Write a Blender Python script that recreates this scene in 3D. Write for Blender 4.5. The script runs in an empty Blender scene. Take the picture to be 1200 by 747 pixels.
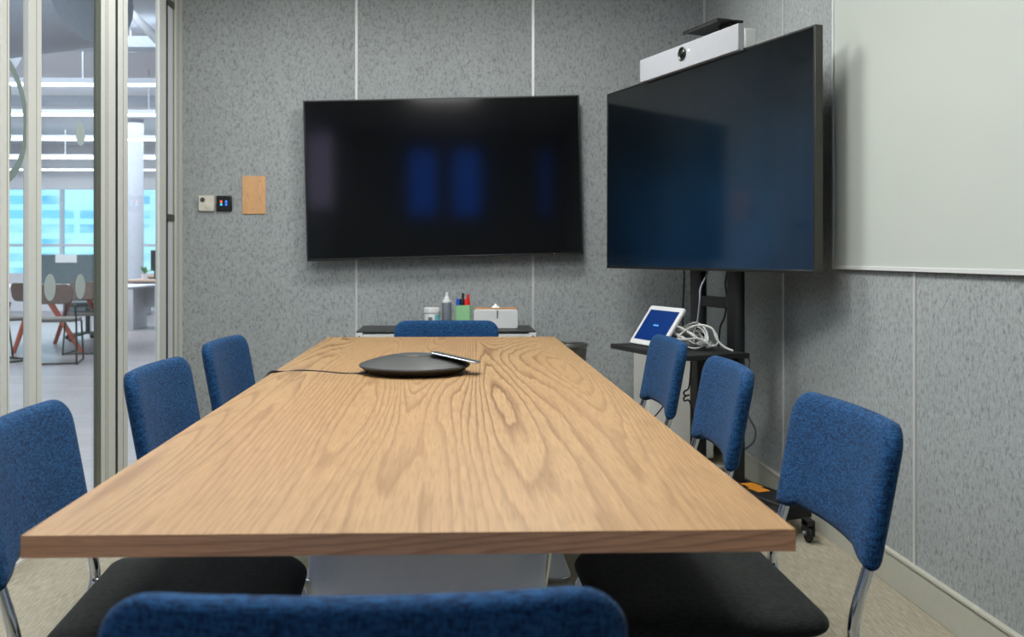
import bpy, math, random
from math import sin, cos, tan, pi, radians
from mathutils import Vector, Matrix
random.seed(7)
C = bpy.context.scene.collection
F = 1108.0; TH = radians(1.66); CAMZ = 1.095

# ------------------------------------------------------------------ measuring
def W(px, py, dc):
    """room point seen at photo pixel px,py at distance dc from the lens plane"""
    xc = (px - 563.0) / F * dc
    return Vector((xc*cos(TH) + dc*sin(TH), dc*cos(TH) - xc*sin(TH), CAMZ + (300 - py)/F*dc))
def P(xs, dc, z=0.0):
    p = W(531 + F*xs/dc, 300, dc); p.z = z; return p
def y_on_plane(px, X):
    """Y of the point of the plane x=X seen at column px"""
    a = (px - 563.0) / F
    dc = X / (a*cos(TH) + sin(TH))
    return dc*cos(TH) - a*dc*sin(TH)

# ------------------------------------------------------------------ materials
def s2l(c):
    return tuple((v/12.92 if v <= .04045 else ((v+.055)/1.055)**2.4) for v in [x/255 for x in c]) + (1,)
class NT:
    def __init__(s, name):
        s.m = bpy.data.materials.new(name); s.m.use_nodes = True
        s.t = s.m.node_tree; s.b = s.t.nodes['Principled BSDF']; s.out = s.t.nodes['Material Output']
    def n(s, ty, **kw):
        o = s.t.nodes.new(ty)
        for k, v in kw.items():
            if k in o.inputs: s.set(o, k, v)
            else: setattr(o, k, v)
        return o
    def set(s, o, k, v):
        if hasattr(v, 'is_output'): s.t.links.new(v, o.inputs[k])
        else: o.inputs[k].default_value = v
    def math(s, op, a, b=0.0, c=0.0):
        o = s.t.nodes.new('ShaderNodeMath'); o.operation = op
        s.set(o, 0, a); s.set(o, 1, b); s.set(o, 2, c); return o.outputs[0]
    def mix(s, f, a, b, mode='MIX'):
        o = s.t.nodes.new('ShaderNodeMix'); o.data_type = 'RGBA'; o.blend_type = mode
        s.set(o, 0, f); s.set(o, 6, a); s.set(o, 7, b); return o.outputs[2]
    def ramp(s, f, stops):
        o = s.t.nodes.new('ShaderNodeValToRGB'); s.set(o, 0, f)
        e = o.color_ramp.elements
        while len(e) < len(stops): e.new(.5)
        for q, (p, c) in zip(e, stops):
            q.position = p; q.color = c if len(c) == 4 else tuple(c)+(1,)
        return o.outputs[0]
    def coord(s, scale=(1,1,1), kind='Object'):
        tc = s.t.nodes.new('ShaderNodeTexCoord'); mp = s.t.nodes.new('ShaderNodeMapping')
        s.t.links.new(tc.outputs[kind], mp.inputs[0]); mp.inputs['Scale'].default_value = scale
        return mp.outputs[0]
    def noise(s, vec, scale, detail=2, rough=.5, dist=0):
        o = s.t.nodes.new('ShaderNodeTexNoise'); s.set(o, 'Vector', vec)
        s.set(o, 'Scale', scale); s.set(o, 'Detail', detail); s.set(o, 'Roughness', rough); s.set(o, 'Distortion', dist)
        return o.outputs[0]
    def bump(s, h, strength=.3, dist=.002):
        o = s.t.nodes.new('ShaderNodeBump'); s.set(o, 'Height', h); s.set(o, 'Strength', strength); s.set(o, 'Distance', dist)
        s.set(s.b, 'Normal', o.outputs[0])
    def P(s, **kw):
        for k, v in kw.items(): s.set(s.b, k.replace('_', ' '), v)
        return s
M = {}
def flat(name, rgb, rough=.5, metal=0, emit=None, es=1, **kw):
    t = NT(name)
    # a faint unevenness so that no surface is perfectly uniform
    n = t.noise(t.coord(), 35, 2)
    c = s2l(rgb)
    t.P(Base_Color=t.mix(n, tuple(x*.95 for x in c[:3])+(1,), tuple(min(1, x*1.05) for x in c[:3])+(1,)), Roughness=rough, Metallic=metal)
    if emit: t.P(Emission_Color=emit if len(emit) == 4 else s2l(emit), Emission_Strength=es)
    for k, v in kw.items(): t.set(t.b, k.replace('_', ' '), v)
    M[name] = t.m; return t.m

def felt(name, tint):
    t = NT(name)
    v = t.coord((1, 1, .55))
    big = t.noise(v, 3.0, 3, .6)
    mid = t.noise(v, 85, 3, .65, .4)
    fine = t.noise(v, 240, 3, .7)
    a = t.ramp(mid, [(.34, (.62,)*3), (.47, (.93,)*3), (.75, (1.08,)*3)])
    b = t.ramp(fine, [(.3, (.80,)*3), (.55, (1.0,)*3), (.8, (1.12,)*3)])
    base = t.mix(big, tuple(x*.9 for x in tint[:3])+(1,), tuple(x*1.1 for x in tint[:3])+(1,))
    c = t.mix(1.0, t.mix(1.0, base, a, 'MULTIPLY'), b, 'MULTIPLY')
    t.P(Base_Color=c, Roughness=.95); t.b.inputs['Specular IOR Level'].default_value = .15
    t.bump(fine, .35, .002); M[name] = t.m
felt('felt', s2l((160, 166, 166)))

def wood(name, light, mid, dark, axis='y', k=1.0, rough=.42):
    t = NT(name)
    tc = t.t.nodes.new('ShaderNodeTexCoord'); sp = t.n('ShaderNodeSeparateXYZ'); t.t.links.new(tc.outputs['Object'], sp.inputs[0])
    X, Y, Z = sp.outputs
    if axis == 'x': X, Y = t.math('ADD', Z, t.math('MULTIPLY', Y, .5)), X
    def vec(a, b, off=0):
        o = t.n('ShaderNodeCombineXYZ'); t.set(o, 0, t.math('MULTIPLY', X, a)); t.set(o, 1, t.math('MULTIPLY', Y, b)); t.set(o, 2, off); return o.outputs[0]
    n1 = t.noise(vec(3.6*k, .34*k, 1.7), 1.0, .6, .4, .12)
    wob = t.noise(vec(40*k, 2.2*k, 4), 1.0, 2, .5)
    ring = t.math('FRACT', t.math('ADD', t.math('MULTIPLY', n1, 52), t.math('ADD', t.math('MULTIPLY', X, 26*k), t.math('MULTIPLY', wob, 1.1))))
    rv = t.ramp(ring, [(0, (.0,)*3), (.55, (.16,)*3), (.88, (1.0,)*3), (1, (.0,)*3)])
    amp = t.ramp(t.noise(vec(4*k, .5*k, 9), 1, 1), [(.35, (.45,)*3), (.65, (1,)*3)])
    fib = t.noise(vec(210*k, 5*k, 2), 1, 3, .6)
    pore = t.ramp(t.noise(vec(330*k, 11*k, 5), 1, 2, .6), [(.36, (1,)*3), (.5, (0,)*3)])
    tone = t.noise(vec(2.2*k, .35*k, 6), 1, 2)
    c = t.mix(t.math('MULTIPLY', rv, amp), light, dark)
    c = t.mix(t.math('MULTIPLY', t.ramp(tone, [(.35, (0,)*3), (.7, (1,)*3)]), .55), c, mid)
    c = t.mix(t.math('MULTIPLY', pore, .28), c, dark)
    c = t.mix(1.0, c, t.ramp(fib, [(.25, (.80,)*3), (.75, (1.15,)*3)]), 'MULTIPLY')
    t.P(Base_Color=c, Roughness=t.math('ADD', rough-.05, t.math('MULTIPLY', fib, .12)))
    t.b.inputs['Specular IOR Level'].default_value = .35
    t.bump(fib, .12, .001); M[name] = t.m
wood('oak', s2l((170, 140, 99)), s2l((162, 123, 85)), s2l((102, 71, 43)))
wood('oak_edge', s2l((232, 176, 134)), s2l((216, 156, 116)), s2l((168, 116, 82)), 'x', 1.6, .5)  # same oak, lightened in colour to make up for weak light
wood('plaque_wood', s2l((222, 178, 130)), s2l((202, 150, 102)), s2l((172, 122, 80)), 'y', 5, .6)
wood('orange_wood', s2l((200, 104, 72)), s2l((186, 88, 60)), s2l((160, 70, 48)), 'x', 3, .5)

def fabric(name, dark, light, rough=.9, sc=1.0, bs=.5):
    t = NT(name)
    h = t.noise(t.coord((75*sc, 75*sc, 640*sc)), 1, 2, .6)
    v = t.noise(t.coord((640*sc, 640*sc, 90*sc)), 1, 2, .6)
    blot = t.noise(t.coord(), 14, 3, .6)
    f = t.math('ADD', t.math('MULTIPLY', h, .5), t.math('MULTIPLY', v, .5))
    f2 = t.ramp(f, [(.43, (0,)*3), (.57, (1,)*3)])
    c = t.mix(f2, dark, light)
    c = t.mix(1.0, c, t.ramp(blot, [(.25, (.88,)*3), (.75, (1.12,)*3)]), 'MULTIPLY')
    t.P(Base_Color=c, Roughness=rough, Sheen_Weight=.04, Sheen_Roughness=.4)
    t.b.inputs['Specular IOR Level'].default_value = .2
    t.bump(f, bs, .0015); M[name] = t.m
fabric('blue_fabric', s2l((6, 30, 62)), s2l((32, 80, 124)))
fabric('black_fabric', s2l((16, 18, 17)), s2l((32, 36, 33)))
fabric('grey_fabric', s2l((96, 92, 88)), s2l((128, 124, 118)), bs=.1)

def carpet():
    t = NT('carpet')
    v = t.coord((1, 1, 1))
    a = t.noise(t.coord((240, 16, 1)), 1, 3, .7)
    b = t.noise(v, 330, 2, .6)
    g = t.noise(v, 2.0, 2)
    c = t.mix(t.ramp(a, [(.35, (0,)*3), (.65, (1,)*3)]), s2l((138, 132, 115)), s2l((172, 166, 148)))
    c = t.mix(1, c, t.ramp(b, [(.3, (.82,)*3), (.7, (1.12,)*3)]), 'MULTIPLY')
    c = t.mix(1, c, t.ramp(g, [(.3, (.95,)*3), (.7, (1.05,)*3)]), 'MULTIPLY')
    t.P(Base_Color=c, Roughness=.97); t.b.inputs['Specular IOR Level'].default_value = .1
    t.bump(b, .5, .003); M['carpet'] = t.m
carpet()
def officefloor():
    t = NT('office_floor')
    br = t.n('ShaderNodeTexBrick'); t.set(br, 'Vector', t.coord((1, 1, 1)))
    br.inputs['Scale'].default_value = 1.0; br.inputs['Brick Width'].default_value = 1.3; br.inputs['Row Height'].default_value = .19
    br.inputs['Mortar Size'].default_value = .004
    br.inputs['Color1'].default_value = s2l((150, 143, 146)); br.inputs['Color2'].default_value = s2l((130, 124, 128)); br.inputs['Mortar'].default_value = s2l((120, 114, 116))
    g = t.noise(t.coord((3, 30, 1)), 1, 3)
    t.P(Base_Color=t.mix(.25, br.outputs[0], t.ramp(g, [(.3, s2l((135, 126, 126))), (.7, s2l((190, 182, 182)))])), Roughness=.32)
    M['office_floor'] = t.m
officefloor()

flat('cream_metal', (204, 207, 201), .45)
flat('cream_groove', (140, 138, 116), .6)
flat('seal', (24, 26, 20), .6)
flat('seal_green', (88, 94, 84), .35)
flat('alu', (196, 199, 198), .4, .3)
flat('baseboard', (176, 177, 164), .6)
flat('column_paint', (186, 192, 204), .8)
flat('white_wall', (222, 224, 228), .9)
flat('ceiling_white', (226, 226, 222), .95)
flat('black_metal', (22, 23, 24), .42)
flat('black_soft', (14, 15, 16), .6)
flat('bezel', (18, 19, 18), .35)
flat('tv_edge', (74, 74, 68), .3, .6)
flat('chrome', (225, 228, 232), .09, 1)
flat('silver_paint', (222, 230, 246), .4, .1)
flat('white_plastic', (206, 209, 208), .4)
flat('off_white_plastic', (206, 204, 190), .45)
flat('grey_bar', (158, 161, 166), .4)
flat('phone_black', (50, 53, 52), .5)
flat('phone_side', (44, 37, 32), .35)
flat('phone_grey', (70, 76, 76), .35)
flat('silver', (190, 196, 202), .25, .8)
flat('lens', (6, 8, 10), .08)
flat('led', (220, 235, 255), .3, 0, (225, 238, 255), 4)
flat('orange_label', (228, 150, 38), .6)
flat('bin_metal', (112, 114, 106), .4, .5)
flat('cabinet_white', (238, 238, 230), .55)
flat('credenza_top', (46, 48, 46), .45)
flat('green_cup', (138, 190, 140), .55)
flat('bottle_grey', (104, 110, 118), .3)
flat('tub_label', (118, 184, 196), .5)
flat('tub_print', (96, 104, 112), .5)
flat('marker_blue', (14, 70, 170), .35)
flat('marker_black', (22, 20, 20), .35)
flat('marker_red', (212, 30, 28), .35)
flat('tissue', (236, 238, 238), .9)
flat('lid_wood', (190, 142, 98), .55)
flat('cable_white', (182, 184, 180), .5)
flat('cable_black', (14, 14, 15), .45)
flat('cable_grey', (120, 126, 134), .5)
flat('dot_grey', (156, 170, 170), .8)
flat('ring_grey', (112, 128, 126), .8)
flat('dot_red', (235, 90, 50), .5, 0, (255, 96, 48), 1.2)
flat('dot_blue', (40, 110, 220), .5, 0, (50, 120, 235), 1.2)
flat('dot_cyan', (50, 160, 240), .5, 0, (60, 190, 245), 1.2)
flat('sensor_dark', (70, 70, 66), .5)
flat('divider', (86, 98, 102), .9)
flat('desk_white', (214, 214, 220), .5)
flat('desk_wood', (196, 168, 150), .5)
flat('office_metal', (206, 210, 218), .5)
flat('duct_metal', (188, 196, 206), .5, .1)
flat('tube_light', (255, 255, 255), .5, 0, (240, 247, 255), 5.0)
flat('panel_light', (255, 255, 255), .5, 0, (255, 250, 240), 3.0)
flat('plant_green', (60, 120, 60), .7)
flat('brown_leather', (104, 86, 76), .6)
flat('pink_glow', (200, 180, 210), .3, 0, (.62, .55, .85, 1), 5)
flat('window_glow', (30, 70, 160), .3, 0, (.006, .12, .70, 1), 3.2)

def whiteboard():
    t = NT('whiteboard')
    t.P(Base_Color=t.mix(t.noise(t.coord(), 1.2, 2), s2l((186, 194, 186)), s2l((194, 200, 193))), Roughness=.28); M['whiteboard'] = t.m
whiteboard()
def screen(name, kind):
    t = NT(name)
    t.P(Base_Color=(.002, .0025, .003, 1), Roughness=.09); t.b.inputs['Specular IOR Level'].default_value = .42
    tc = t.t.nodes.new('ShaderNodeTexCoord'); sp = t.n('ShaderNodeSeparateXYZ'); t.t.links.new(tc.outputs['Object'], sp.inputs[0])
    if kind == 'corner':      # emission gradient: near black at the top, navy towards the bottom
        zz = t.math('ADD', t.math('MULTIPLY', sp.outputs[2], 1.1), .5)
        v = t.ramp(zz, [(0, (.0028, .020, .050)), (.35, (.0028, .017, .040)), (.7, (.0032, .010, .017)), (1, (.004, .005, .0052))])
        xx = t.math('ADD', t.math('MULTIPLY', sp.outputs[0], .62), .5)
        side = t.ramp(xx, [(0, (.28,)*3), (.35, (.6,)*3), (.78, (1.25,)*3), (1, (.95,)*3)])
        wob = t.ramp(t.noise(t.coord((1.2, 1, 1.8)), 1.6, 1), [(.3, (.75,)*3), (.7, (1.3,)*3)])
        c = t.mix(1, t.mix(1, v, side, 'MULTIPLY'), wob, 'MULTIPLY')
        t.P(Emission_Color=c, Emission_Strength=1.0)
    M[name] = t.m
screen('screen_wall', 'wall'); screen('screen_corner', 'corner')
flat('tablet_screen', (10, 34, 82), .2, 0, (10, 42, 96), .85)
flat('tablet_mark', (90, 160, 220), .2, 0, (90, 170, 230), .9)

def glass():
    t = NT('glass')
    tr = t.n('ShaderNodeBsdfTransparent'); tr.inputs[0].default_value = (.93, .955, .95, 1)
    gl = t.n('ShaderNodeBsdfGlossy'); gl.inputs['Roughness'].default_value = .02; gl.inputs[0].default_value = (.9, .95, 1, 1)
    fr = t.n('ShaderNodeFresnel'); fr.inputs[0].default_value = 1.45
    mx = t.n('ShaderNodeMixShader'); t.set(mx, 0, fr.outputs[0]); t.t.links.new(tr.outputs[0], mx.inputs[1]); t.t.links.new(gl.outputs[0], mx.inputs[2])
    t.t.links.new(mx.outputs[0], t.out.inputs[0]); M['glass'] = t.m
glass()
def facade():
    t = NT('facade')
    br = t.n('ShaderNodeTexBrick'); t.set(br, 'Vector', t.coord((1, 1, 1), 'Object'))
    tc = t.coord((1, 1, 1)); sp = t.n('ShaderNodeSeparateXYZ'); t.set(sp, 0, tc)
    cb = t.n('ShaderNodeCombineXYZ'); t.set(cb, 0, sp.outputs[0]); t.set(cb, 1, sp.outputs[2]); t.set(br, 'Vector', cb.outputs[0])
    br.offset = 0; br.inputs['Scale'].default_value = 1; br.inputs['Brick Width'].default_value = 1.1; br.inputs['Row Height'].default_value = .42
    br.inputs['Mortar Size'].default_value = .09
    br.inputs['Color1'].default_value = (.06, .42, .72, 1); br.inputs['Color2'].default_value = (.20, .68, .95, 1); br.inputs['Mortar'].default_value = (.42, .88, 1.0, 1)
    n = t.noise(t.coord((1.0, 1, 1.8)), .8, 2)
    c = t.mix(t.ramp(n, [(.4, (0,)*3), (.6, (1,)*3)]), br.outputs[0], (.50, .92, 1.0, 1))
    t.P(Base_Color=(.3, .4, .5, 1), Emission_Color=c, Emission_Strength=1.15); M['facade'] = t.m  # daylight on the building put in as emission
facade()

# ------------------------------------------------------------------ mesh tools
class MB:
    def __init__(s): s.v = []; s.f = []
    def add(s, v, f, mat=None):
        o = len(s.v)
        s.v += [tuple((mat @ Vector(p)) if mat else p) for p in v]
        s.f += [tuple(i + o for i in q) for q in f]; return s
    def box(s, x0, x1, y0, y1, z0, z1, mat=None):
        v = [(x, y, z) for z in (z0, z1) for y in (y0, y1) for x in (x0, x1)]
        return s.add(v, [(0,2,3,1),(4,5,7,6),(0,1,5,4),(2,6,7,3),(0,4,6,2),(1,3,7,5)], mat)
    def prism(s, pts, z0, z1, mat=None):      # pts ccw in xy
        n = len(pts); v = [(x, y, z0) for x, y in pts] + [(x, y, z1) for x, y in pts]
        f = [tuple(range(n))[::-1], tuple(range(n, 2*n))] + [(i, (i+1) % n, n+(i+1) % n, n+i) for i in range(n)]
        return s.add(v, f, mat)
    def lathe(s, prof, n=32, mat=None, capb=True, capt=True):
        v = []; f = []
        for r, z in prof:
            for i in range(n): v.append((r*cos(2*pi*i/n), r*sin(2*pi*i/n), z))
        for k in range(len(prof)-1):
            for i in range(n): f.append((k*n+i, k*n+(i+1) % n, (k+1)*n+(i+1) % n, (k+1)*n+i))
        if capb: f.append(tuple(range(n))[::-1])
        if capt: f.append(tuple(range((len(prof)-1)*n, len(prof)*n)))
        return s.add(v, f, mat)
    def tube(s, pts, r, n=10, smooth=True, steps=6, mat=None):
        pts = [Vector(p) for p in pts]
        if smooth and len(pts) > 2:
            q = []
            for i in range(len(pts)-1):
                p0 = pts[max(i-1, 0)]; p1 = pts[i]; p2 = pts[i+1]; p3 = pts[min(i+2, len(pts)-1)]
                for k in range(steps):
                    t = k/steps
                    q.append(.5*((2*p1) + (p2-p0)*t + (2*p0-5*p1+4*p2-p3)*t*t + (3*p1-p0-3*p2+p3)*t**3))
            q.append(pts[-1]); pts = q
        rs = r if isinstance(r, (list, tuple)) else [r]*len(pts)
        v = []; f = []; up = Vector((.13, .27, .95)).normalized(); prev = None
        for i, p in enumerate(pts):
            d = (pts[min(i+1, len(pts)-1)] - pts[max(i-1, 0)]).normalized()
            if prev is None:
                a = d.cross(up)
                if a.length < .1: a = d.cross(Vector((1, 0, 0)))
            else: a = prev - d*prev.dot(d)
            a.normalize(); prev = a; b = d.cross(a)
            for k in range(n):
                th = 2*pi*k/n; v.append(tuple(p + a*cos(th)*rs[i] + b*sin(th)*rs[i]))
        for i in range(len(pts)-1):
            for k in range(n): f.append((i*n+k, i*n+(k+1) % n, (i+1)*n+(k+1) % n, (i+1)*n+k))
        f.append(tuple(range(n))[::-1]); f.append(tuple(range((len(pts)-1)*n, len(pts)*n)))
        return s.add(v, f, mat)
    def build(s, name, mat, parent=None, bevel=0, seg=2, smooth=35, loc=None, rot=None):
        me = bpy.data.meshes.new(name); me.from_pydata(s.v, [], s.f); me.update()
        me.materials.append(M[mat])
        if smooth:
            for p in me.polygons: p.use_smooth = True
            me.set_sharp_from_angle(angle=radians(smooth))
        o = bpy.data.objects.new(name, me); C.objects.link(o)
        if parent: o.parent = parent
        if loc is not None: o.location = loc
        if rot is not None: o.rotation_euler = rot
        if bevel:
            b = o.modifiers.new('b', 'BEVEL'); b.width = bevel; b.segments = seg; b.limit_method = 'ANGLE'; b.angle_limit = radians(40)
            b.harden_normals = False
        return o
def box(name, mat, x0, x1, y0, y1, z0, z1, parent=None, bevel=0, **kw):
    return MB().box(x0, x1, y0, y1, z0, z1).build(name, mat, parent, bevel, **kw)
def tag(o, label, cat, group=None, kind=None):
    if label: o['label'] = label
    if cat: o['category'] = cat
    if group: o['group'] = group
    if kind: o['kind'] = kind
    return o
def thing(name, label, cat, loc=(0, 0, 0), rz=0, group=None):
    o = bpy.data.objects.new(name, None); C.objects.link(o); o.empty_display_size = .1
    o.location = loc; o.rotation_euler = (0, 0, rz); return tag(o, label, cat, group)
def struct(o): o['kind'] = 'structure'; return o
def dup(root, loc, rz, label):
    r = root.copy(); C.objects.link(r); r.location = loc; r.rotation_euler = (0, 0, rz); r['label'] = label
    for ch in list(root.children):
        c = ch.copy(); C.objects.link(c); c.parent = r
        for g in ch.children:
            d = g.copy(); C.objects.link(d); d.parent = c
    return r
def rounded(w, h, r, n=6):
    pts = []
    for cx, cy, a in ((w/2-r, h/2-r, 0), (-w/2+r, h/2-r, 90), (-w/2+r, -h/2+r, 180), (w/2-r, -h/2+r, 270)):
        for k in range(n+1):
            t = radians(a + 90*k/n); pts.append((cx + r*cos(t), cy + r*sin(t)))
    return pts
def arc(cx, cy, r, a0, a1, n=7):
    return [(cx + r*cos(radians(a0+(a1-a0)*k/n)), cy + r*sin(radians(a0+(a1-a0)*k/n))) for k in range(n+1)]
def pad(outline, cen, half, mapf, power=10):
    """cushion: concentric rings of an outline, swollen on both sides"""
    ts = [1, .997, .988, .97, .94, .9, .82, .7, .52, .3, .12]
    n = len(outline); mb = MB(); v = []; f = []
    def ring(t, sgn):
        th = half*math.sqrt(max(0, 1-t**power))
        return [mapf(cen[0]+(x-cen[0])*t, cen[1]+(y-cen[1])*t, sgn*th) for x, y in outline]
    seq = [(t, -1) for t in ts[::-1]] + [(t, 1) for t in ts[1:]]
    for t, sg in seq: v += ring(t, sg)
    for k in range(len(seq)-1):
        for i in range(n): f.append((k*n+i, k*n+(i+1) % n, (k+1)*n+(i+1) % n, (k+1)*n+i))
    a = len(v); v.append(mapf(cen[0], cen[1], -half)); v.append(mapf(cen[0], cen[1], half))
    L = (len(seq)-1)*n
    for i in range(n):
        f.append((a, (i+1) % n, i)); f.append((a+1, L+i, L+(i+1) % n))
    return mb.add(v, f)

# ------------------------------------------------------------------ room shell
XR = 1.46; XL = -1.54; YB = 5.42; YF = -1.8; ZC = 2.75
struct(box('floor', 'carpet', XL, XR, YF, YB, -.05, 0, smooth=0))
struct(box('ceiling', 'ceiling_white', XL-.05, XR+.1, YF-.1, YB+.1, ZC, ZC+.08, smooth=0))
struct(box('wall_back', 'felt', XL-.06, XR+.1, YB, YB+.1, -.05, ZC, smooth=0))
struct(box('wall_right', 'felt', XR, XR+.1, YF, YB, -.05, ZC, smooth=0))
# wall behind the camera with windows added to give the wall television blue streaks
wb = MB(); holes = [(-.58, -.22), (0.0, .36), (1.17, 1.26)]; z0, z1 = 1.62, 2.5
xs = [XL-.06] + [a for h in holes for a in h] + [XR+.1]
for i in range(0, len(xs), 2): wb.box(xs[i], xs[i+1], YF-.1, YF, -.05, ZC)
for a, b in holes: wb.box(a, b, YF-.1, YF, -.05, z0); wb.box(a, b, YF-.1, YF, z1, ZC)
struct(wb.build('wall_front', 'felt', smooth=0))
for i, (a, b) in enumerate(holes):
    w = struct(box(f'window_{i+5}', 'window_glow', a, b, YF-.07, YF-.05, z0, z1, smooth=0))
    fr = MB()
    for q in ((a, a+.015, z0, z1), (b-.015, b, z0, z1)): fr.box(q[0], q[1], YF-.05, YF+.01, q[2], q[3])
    fr.box(a, b, YF-.05, YF+.01, z0, z0+.015); fr.box(a, b, YF-.05, YF+.01, z1-.015, z1)
    fr.build('window_frame', 'black_metal', w)
# aluminium joint strips between the felt panels
k = 1
for px in (418.5, 624.5):
    x = W(px, 300, 5.44).x
    struct(box(f'trim_{k}', 'alu', x-.007, x+.007, YB-.004, YB+.01, .12, ZC)); k += 1
for px in (918.5, 1072.5):
    y = y_on_plane(px, XR)
    struct(box(f'trim_{k}', 'alu', XR-.004, XR+.01, y-.008, y+.008, .12, ZC)); k += 1
for y in (1.75, .55, -.65):
    struct(box(f'trim_{k}', 'alu', XR-.004, XR+.01, y-.008, y+.008, .12, ZC)); k += 1
struct(box(f'trim_{k}', 'alu', XR-.018, XR, YB-.018, YB, .12, ZC, bevel=.004))
def baseb(name, pts):
    mb = MB()
    for (x0, x1, y0, y1, z0, z1) in pts: mb.box(x0, x1, y0, y1, z0, z1)
    return struct(mb.build(name, 'baseboard', bevel=.002))
baseb('baseboard_right', [(XR-.012, XR+.01, YF, YB, 0, .108), (XR-.017, XR+.01, YF, YB, .108, .119)])
baseb('baseboard_back', [(XL+.03, XR-.017, YB-.012, YB+.01, 0, .108), (XL+.03, XR-.017, YB-.017, YB+.01, .108, .119)])

# ------------------------------------------------------------------ glass partition
def yl(px, X=XL): return y_on_plane(px, X)
def stile(p0, p1, name, parent, mat='cream_metal', dep=.022, groove=()):
    y0 = yl(p0, XL); y1 = yl(p1, XL)
    o = box(name, mat, XL-dep, XL, y0, y1, .03, 2.70, parent, bevel=.0025)
    for (g0, g1) in groove:
        box('groove', 'cream_groove', XL-.004, XL+.0006, yl(g0), yl(g1), .03, 2.70, o)
    return o
def pane(y0, y1, parent):
    v = [(XL-.012, y0, .06), (XL-.012, y1, .06), (XL-.012, y1, 2.68), (XL-.012, y0, 2.68)]
    return MB().add(v, [(0, 1, 2, 3)]).build('pane', 'glass', parent, smooth=0)
def rails(y0, y1, parent):
    box('bottom_rail', 'cream_metal', XL-.022, XL, y0, y1, .01, .075, parent, bevel=.002)
    box('top_rail', 'cream_metal', XL-.022, XL, y0, y1, 2.65, 2.72, parent, bevel=.002)
def part_frame(name): o = bpy.data.objects.new(name, None); C.objects.link(o); o['kind'] = 'structure'; return o
w0 = part_frame('window_1'); pane(YF, yl(1), w0); rails(YF, yl(0), w0)
for y in (-1.75, -.4, .95, 2.2):
    box('stile', 'cream_metal', XL-.022, XL, y-.04, y+.04, .03, 2.70, w0, bevel=.0025)
w1 = part_frame('window_2'); stile(1, 11.5, 'stile', w1, groove=((8.0, 8.6),)); pane(yl(11), yl(33), w1); rails(yl(11), yl(33), w1)
w2 = part_frame('window_3'); stile(34, 49, 'stile', w2, groove=((42.5, 43),)); pane(yl(49), yl(121), w2); rails(yl(49), yl(121), w2)
stile(113.2, 118.5, 'seal_strip', w2, 'seal_green', .014)
stile(119, 135.5, 'stile', w2, groove=((123.6, 124.3), (126, 126.6)))
stile(135.9, 138.2, 'gap_seal', w2, 'seal', .03)  # dark strip painted in for the shade of the open gap
d1 = part_frame('door_1'); stile(138.8, 150, 'stile', d1, groove=((144, 144.6),)); pane(yl(149), yl(188), d1); rails(yl(150), yl(188), d1)
stile(187, 194.8, 'stile', d1)
# door lining by the back wall, with dark strips as its gap shade, and hinges
w3 = part_frame('door_2')
stile(195.2, 197, 'gap_seal', w3, 'seal', .02); stile(197, 202.6, 'lining', w3, 'office_metal', .012); stile(202.9, 204.6, 'gap_seal', w3, 'cream_groove', .02)
o = box('jamb', 'cream_metal', XL-.04, XL+.004, yl(204.8), YB, .0, 2.75, w3, bevel=.002)
box('groove', 'cream_groove', XL, XL+.0046, yl(207.6), yl(208.3), .03, 2.70, o)
for py in (10, 256):
    zc = W(200, py, 5.25).z
    box('hinge', 'sensor_dark', XL-.01, XL+.008, yl(196.4), yl(203.2), zc-.018, zc+.018, w3, bevel=.003)
struct(box('wall_left', 'white_wall', XL-.06, XL+.005, YF, YB, 2.72, ZC, smooth=0))
struct(box('trim_9', 'cream_metal', XL-.04, XL+.006, YF, YB, 0, .012))
# round marks on the glass and the ring emblem
def glassdisc(px, py, r, parent, mat='dot_grey', name='glass_dot', r_in=None, a0=0, a1=360):
    y = yl(px, XL-.011); dc = (y*cos(TH) + (XL-.011)*sin(TH)); z = CAMZ + (300-py)/F*dc
    n = 40; X = XL-.0105; mb = MB()
    if r_in is None:
        mb.add([(X, y+r*cos(2*pi*i/n), z+r*sin(2*pi*i/n)) for i in range(n)], [tuple(range(n))])
    else:
        v = [];
        for i in range(n+1):
            t = radians(a0+(a1-a0)*i/n); v += [(X, y+r*cos(t), z+r*sin(t)), (X, y+r_in*cos(t), z+r_in*sin(t))]
        mb.add(v, [(2*i, 2*i+2, 2*i+3, 2*i+1) for i in range(n)])
    return mb.build(name, mat, parent, smooth=0)
glassdisc(94, 157, .049, w2); glassdisc(58.5, 337, .052, w2); glassdisc(94, 336, .052, w2)
glassdisc(-4, 137, .235, w1, 'ring_grey', 'ring_emblem', .200)
y = yl(12.3); box('emblem_bar', 'ring_grey', XL-.0115, XL-.0105, y, yl(16.6), W(14, 180, 3.4).z, W(14, 105, 3.4).z, w1, smooth=0)

# ------------------------------------------------------------------ table
TX0, TX1, TY0, TY1 = -.548, .445, 1.214, 4.145; TZ = .74
t = thing('meeting_table', 'long oak veneer meeting table on silver pedestals', 'table', ((TX0+TX1)/2, (TY0+TY1)/2, 0))
hx = (TX1-TX0)/2; hy = (TY1-TY0)/2
box('tabletop', 'oak', -hx, hx, -hy, hy, TZ-.0012, TZ, t, bevel=.0006)
box('edge_band', 'oak_edge', -hx+.0004, hx-.0004, -hy+.0004, hy-.0004, TZ-.0285, TZ-.0012, t)['label'] = 'darker brown oak edge'
for yy in (-.62, .78):
    p = MB().prism([(x, y+yy) for x, y in rounded(.485, .40, .09, 10)], .02, TZ-.0285).build('pedestal', 'silver_paint', t, smooth=50)
    MB().prism([(x, y+yy) for x, y in rounded(.90, .62, .04, 6)], .0, .018).build('base_plate', 'silver', p, bevel=.003)

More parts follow.
